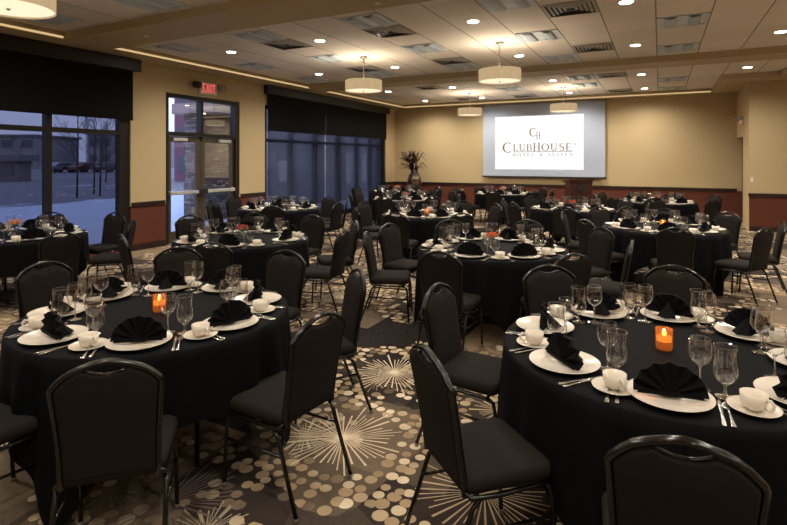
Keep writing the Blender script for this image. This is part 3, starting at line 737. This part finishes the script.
def place(proto, loc, rz, label, cat, group):
    if proto.name in used: o = copy_tree(proto)
    else: used.add(proto.name); o = proto
    o.location = loc; o.rotation_euler = (0,0,rz); tag(o, label, cat, group); return o
SLOT = ['right side','far right side','far side','far left side','left side','near left side','near side','near right side']
YAW = math.atan2(SI, CO)
# name, centre (right, ahead), chairs [(angle, back radius)|angle only when no chair], centrepiece
TABLES = [
 ('near left candle table', -1.436, 3.19, [(285,1.215),(333,1.21,-6),(22,1.27),(68,1.36),(109,1.50),(148,1.42),186,(236,1.15)], 'candle'),
 ('near right candle table', 1.327, 2.55, [(244,1.215),(199,1.25),(147,1.25),(99,1.28),(60,1.44),20,340,296], 'candle'),
 ('table beside the snowy window', -4.65, 6.39, [(323,1.38),(13,1.32),(66,1.38),(108,1.38),(148,1.32),190,235,279], 'peach'),
 ('table before the exit doors', -1.79, 6.15, [(273,1.27),(341,1.30),(20,1.38),(61,1.36),(100,1.45),(134,1.55),178,(216,1.27)], 'red'),
 ('middle orange flower table', 1.04, 5.5, [(239,1.27),(290,1.28),(338,1.34),(19,1.43),(60,1.40),(105,1.27),(142,1.39),(176,1.33)], 'orange'),
 ('right hand candle table', 3.71, 7.16, [(248,1.27),(295,1.30),(333,1.34),(26,1.43),(61,1.30),(103,1.45),(152,1.32),(198,1.27)], 'candle'),
 ('table by far shaded window', -2.2, 10.03, [(278,1.27),(225,1.28),(180,1.35),(140,1.55),(100,1.30),(50,1.30),(8,1.30),(338,1.28)], None),
 ('table behind orange flower table', .573, 8.9, [(247,1.42),(288,1.35),332,(15,1.30),(53,1.30),(104,1.27),(148,1.33),(201,1.28)], 'candle'),
 ('lectern side red flower table', 3.40, 9.9, [(245,1.32),(291,1.30),(335,1.30),(20,1.30),(65,1.45),(110,1.30),(155,1.30),(198,1.28)], 'red'),
 ('back right red wall table', 5.84, 11.5, [(240,1.28),(293,1.28),(8,1.42),(45,1.40),(85,1.30),(130,1.30),(165,1.30),(205,1.30)], 'candle'),
 ('table before the floor vase', .27, 12.3, [(250,1.42),(295,1.30),(340,1.30),(25,1.30),(61,1.37),(105,1.30),(150,1.30),(195,1.30)], 'red'),
 ('back left corner table', .10, 14.9, [(20+45*k,1.30) for k in range(8)], 'peach'),
 ('back table below the screen', 3.02, 14.3, [(247,1.36),(290,1.35),(335,1.30),(20,1.30),(65,1.30),(110,1.30),(149,1.45),(200,1.30)], 'peach'),
]
FL = {}
MATF = {'red': M['red_flower'], 'orange': M['orange_flower'], 'peach': M['peach_flower']}
for ti, (tn, X, Z, chs, cen) in enumerate(TABLES):
    cx, cy = cw(X, Z); ZT = .7625
    rs = random.Random(100+ti)
    place(TB, (cx, cy, 0), rs.uniform(0, 3), 'round banquet table hidden under black cloth, %s' % tn, 'table', 'round banquet tables')
    rot = {1: R(232)+YAW-PI/4, 0: R(262)+YAW-PI/4, 5: R(292)+YAW-PI/4}.get(ti, rs.uniform(0, PI/2))
    tc = make_cloth(.77, rot, 10+ti); tc.location = (cx, cy, 0)
    tag(tc, 'black tablecloth draped over the %s' % tn, 'tablecloth', 'black tablecloths')
    if cen == 'candle':
        L = bpy.data.lights.new('candle_glow', 'POINT'); L.energy = .35; L.color = (1,.55,.2); L.shadow_soft_size = .01
        lo = bpy.data.objects.new('candle_glow', L); C.objects.link(lo); lo.location = (cx, cy, ZT+.09)
        place(VOT, (cx, cy, ZT), 0, 'lit amber glass votive candle on the %s' % tn, 'candle', 'amber votive candles')
    elif cen:
        if cen not in FL: FL[cen] = make_flowers(MATF[cen], 5)
        o = place(FL[cen], (cx, cy, ZT), 0, 'small %s flower centrepiece on the %s' % (cen, tn), 'flowers', 'flower centrepieces')
        if ti == 2: o.scale = (1.2,1.2,1.2)
    # slot names: cyclic order of the eight places starting from the best fit
    angs = [(c[0] if isinstance(c, tuple) else c) % 360 for c in chs]; order = sorted(range(8), key=lambda i: angs[i])
    best = min(range(8), key=lambda s: sum(min(abs(angs[order[k]]-45*((k+s) % 8)), 360-abs(angs[order[k]]-45*((k+s) % 8))) for k in range(8)))
    nm = {order[k]: SLOT[(k+best) % 8] for k in range(8)}
    far = Z > 9
    for i, c in enumerate(chs):
        a = R(angs[i])+YAW; dx, dy = math.cos(a), math.sin(a); face = a+PI/2        # local +y points to the centre
        if isinstance(c, tuple):
            rc = c[1]-.27+.015
            place(CH, (cx+dx*rc, cy+dy*rc, 0), face+(R(c[2]) if len(c) > 2 else R(rs.uniform(-4,4))), 'black banquet chair on the %s of the %s' % (nm[i], tn), 'chair', 'banquet chairs around the tables')
        Rm = Matrix.Rotation(face, 2)
        def at(rt, fw, jit=.008):
            p = Rm @ Vector((rt+rs.uniform(-jit,jit), fw+rs.uniform(-jit,jit))); return (cx+dx*.585+p.x, cy+dy*.585+p.y)
        w_ = 'at the %s of the %s' % (nm[i], tn)
        p = at(0, 0, .004)
        place(PLATE, (*p, ZT), 0, 'round ivory dinner plate %s' % w_, 'plate', 'ivory dinner plates')
        place(NAP, (*p, ZT+.0145), face+R(rs.uniform(-22,22)), 'black fan folded napkin %s' % w_, 'napkin', 'fan folded napkins')
        p = at(.285, .03); place(SAUC, (*p, ZT), 0, 'ivory saucer under cup %s' % w_, 'saucer', 'ivory saucers')
        place(CUP, (*p, ZT+.0045), face+R(rs.uniform(-60,10)), 'ivory coffee cup %s' % w_, 'cup', 'ivory coffee cups')
        p = at(.115, .150); place(WINE, (*p, ZT), 0, 'clear wine glass %s' % w_, 'glass', 'clear wine glasses')
        p = at(.200, .095) if abs(math.sin(a)) < 2 else 0; p = at(.205, .115)
        place(GOB, (*p, ZT), 0, 'clear short stemmed goblet %s' % w_, 'glass', 'short stemmed goblets')
        p = at(-.180, -.04, .003); place(FORK, (*p, ZT), face+R(rs.uniform(-4,4)), 'inner steel fork %s' % w_, 'fork', 'inner steel forks')
        p = at(-.212, -.05, .003); place(FORK, (*p, ZT), face+R(rs.uniform(-4,4)), 'outer steel fork %s' % w_, 'fork', 'outer steel forks')
        p = at(.172, -.05, .003); place(KNIFE, (*p, ZT), face+R(rs.uniform(-4,4)), 'steel table knife %s' % w_, 'knife', 'steel table knives')
        p = at(.196, -.055, .002); place(SPOON, (*p, ZT), face+R(rs.uniform(-3,3)), 'steel spoon %s' % w_, 'spoon', 'steel spoons')
# ------------------------------------------------------------------ outdoors
g = MB(); g.add([(-420,-200,-.06),(XL-.23,-200,-.06),(XL-.23,300,-.06),(-420,300,-.06)], [(0,1,2,3)], False)
struct(g, 'snow_ground', M['snow'], label='snow covered field outside the windows at dusk', cat='ground')
def far(X, Z, f=1): x, y = cw(X, Z); return x, y
def building(X0, X1, Z, h_, dep, mat, rows, cols, lab, name='building', roof=True):
    x0, y0 = cw(X0, Z); x1, y1 = cw(X1, Z); L = math.hypot(x1-x0, y1-y0)
    r = empty(name, (x0, y0, -.06), math.atan2(y1-y0, x1-x0)); tag(r, lab, name)
    MB().box(0,0,0,L,dep,h_).build('walls', mat, r)
    if roof: MB().box(-.4,-.4,h_,L+.4,dep+.4,h_+.5).build('roof', M['bldg_dark'], r)
    for i in range(cols):
        for j in range(rows):
            cx_ = L*(i+.5)/cols; cz_ = h_*(j+.55)/rows; a = L/cols*.28; b_ = h_/rows*.25
            MB().box(cx_-a,-.06,cz_-b_,cx_+a,.02,cz_+b_).build('window', M['dark_glass'], r)
    return r
building(-108,-72,105,6.4,14,M['bldg'],2,9,'low taupe building far across the snowy field')
building(-66,-52,112,7.2,14,M['bldg'],2,5,'paler distant block right of the low taupe building')
building(-32.4,-30.3,42,1.65,1.5,M['bldg_dark'],1,1,'small dark shed standing in the snow', 'shed')
building(-64,-20,150,4.5,20,M['bldg_dark'],1,12,'long dark building along the horizon behind parked cars')
bd = MB(); 
road = MB(); a = cw(-120,60); b = cw(60,60); c = cw(60,68); d_ = cw(-120,68)
road.add([(*a,-.045),(*b,-.045),(*c,-.045),(*d_,-.045)], [(0,1,2,3)], False); struct(road, 'road', M['asphalt'], label='grey road crossing the snowy field', cat='road')
def tree(X, Z, h_, seed, lab):
    x, y = cw(X, Z); rs = random.Random(seed); r = empty('bare_tree', (x, y, -.06)); tag(r, lab, 'tree', 'bare trees outside')
    MB().tube([(0,0,0),(.05,0,h_*.4),(0,.05,h_)], [.045,.035,.012], 7).build('trunk', M['bark'], r)
    br = MB()
    def grow(p, d, L, rad, dep):
        q = p+d*L; br.tube([p, q], [rad, rad*.6], 5)
        if dep:
            for _ in range(3):
                nd = (d+Vector((rs.uniform(-.7,.7), rs.uniform(-.7,.7), rs.uniform(-.05,.5)))).normalized(); grow(p.lerp(q, rs.uniform(.4,1)), nd, L*.68, rad*.55, dep-1)
    for k in range(9):
        z = h_*(.35+.065*k); a = rs.uniform(0, 2*PI); grow(Vector((.03,0,z)), Vector((math.cos(a)*.8, math.sin(a)*.8, .8)).normalized(), h_*.17, .016, 3)
    br.build('branches', M['bark'], r)
for k, (px, Z, h_) in enumerate(((77,24,4.3),(94,27,4.2),(100,25,3.6),(106,40,5.2),(20,60,4.0),(86,70,7.5))):
    tree((px-393.5)/520*Z, Z, h_, k, 'bare leafless tree in the snow, %s' % ['thin trunk left in the right pane','middle of three thin trunks','short one beside the middle trunk','farther one near the window jamb','far away in the left pane','tall one behind the parked cars'][k])
def car(px, Z, mat, lab):
    x, y = cw((px-393.5)/520*Z, Z); r = empty('parked_car', (x, y, -.05), YAW+R(82)); tag(r, lab, 'car', 'cars parked outside')
    prof = [(-2.2,.35),(-2.2,.80),(-1.4,.95),(-.8,1.42),(.7,1.45),(1.5,.98),(2.15,.85),(2.2,.35)]
    b = MB(); b.loft([[(p[0],-.85,p[1]) for p in prof],[(p[0],.85,p[1]) for p in prof]], True, smooth=False); b.build('car_body', mat, r)
    gl = [(-1.2,.98),(-.75,1.36),(.65,1.38),(1.3,1.0)]
    MB().loft([[(p[0],-.87,p[1]) for p in gl],[(p[0],.87,p[1]) for p in gl]], True, smooth=False).build('car_windows', M['dark_glass'], r)
    for wx in (-1.4,1.4):
        for wy in (-.86,.66): MB().loft([[(wx+.32*math.cos(a*PI/8), yy, .32+.32*math.sin(a*PI/8)) for a in range(16)] for yy in (wy, wy+.2)], True, smooth=False).build('wheel', M['tyre'], r)
for px, Z, m, l in ((58,72,'car1','silver car parked beyond the snow, leftmost'),(72,74,'car2','dark car parked beyond the snow, second from left'),(84,73,'car3','dark red car parked beyond the snow, third from left'),(97,75,'car1','silver car parked beyond the snow, fourth from left'),(110,74,'car2','dark car parked beyond the snow, rightmost')): car(px, Z, M[m], l)
# stone pier and wing outside the exit doors
tag(MB().box(-12.2, 10.57, -.06, -11.5, 12.6, 3.0).build('stone_pier', M['stone']), 'dry stacked stone pier outside the glass exit doors', 'stone pier')
w = empty('hotel_wing', (-12.6, 12.7, -.06)); tag(w, 'grey block wing seen through the mesh shades', 'building')
MB().box(-.6,0,0,0,14,4.6).build('walls', M['stucco'], w)
for (ya, yb_, za, zb_) in ((2.55,3.25,.95,1.72),): 
    o = MB().box(-.02,ya,za,.03,yb_,zb_).build('window', M['lit_glass'], w); MB().box(-.02,ya-.12,zb_,.05,yb_+.12,zb_+.35).build('lintel', M['bldg_dark'], o)
for k, ya in enumerate((7.2,8.6,10.4)):
    o = MB().box(-.02,ya,.7,.02,ya+1.0,2.1).build('window', M['lit_glass'], w); MB().box(0,ya+.44,.7,.04,ya+.5,2.1).build('mullion', M['bronze'], o)
for ya in (4.7,6.4,9.9,11.9): MB().box(0,ya,0,.25,ya+.35,4.6).build('column', M['bldg_dark'], w)
cp = MB().box(-12.5, 10.4, 3.01, -10.9, 12.65, 3.30).build('entrance_canopy', M['canopy']); tag(cp, 'pale entrance canopy above the stone pier outside', 'canopy')
building(-17.7,-12,42,7.5,10,M['purple'],3,4,'maroon sided building beyond the exit doors')
# ------------------------------------------------------------------ world: dusk sky
wd = bpy.data.worlds.new('dusk'); S.world = wd; wd.use_nodes = True; nt = wd.node_tree; nt.nodes.clear()
tc = nt.nodes.new('ShaderNodeTexCoord'); sx = nt.nodes.new('ShaderNodeSeparateXYZ'); rp = nt.nodes.new('ShaderNodeValToRGB'); bg = nt.nodes.new('ShaderNodeBackground'); ow = nt.nodes.new('ShaderNodeOutputWorld')
nt.links.new(tc.outputs['Generated'], sx.inputs[0]); nt.links.new(sx.outputs[2], rp.inputs[0]); nt.links.new(rp.outputs[0], bg.inputs[0]); nt.links.new(bg.outputs[0], ow.inputs[0])
e = rp.color_ramp.elements; q = e.new(.14); q.color = (.33,.37,.54,1); e = rp.color_ramp.elements; e[0].position = 0; e[0].color = (.22,.24,.36,1); e[2].position = .5; e[2].color = (.25,.32,.56,1)
bg.inputs[1].default_value = 2.0
# ------------------------------------------------------------------ render look
S.view_settings.view_transform = 'Standard'; S.view_settings.look = 'None'; S.view_settings.gamma = 1; S.view_settings.use_curve_mapping = False
S.view_settings.exposure = 1.2
cy_ = S.cycles; cy_.max_bounces = 10; cy_.diffuse_bounces = 4; cy_.glossy_bounces = 3; cy_.transparent_max_bounces = 24; cy_.transmission_bounces = 8
cy_.use_denoising = True; cy_.sample_clamp_indirect = 4; cy_.caustics_reflective = False; cy_.caustics_refractive = False
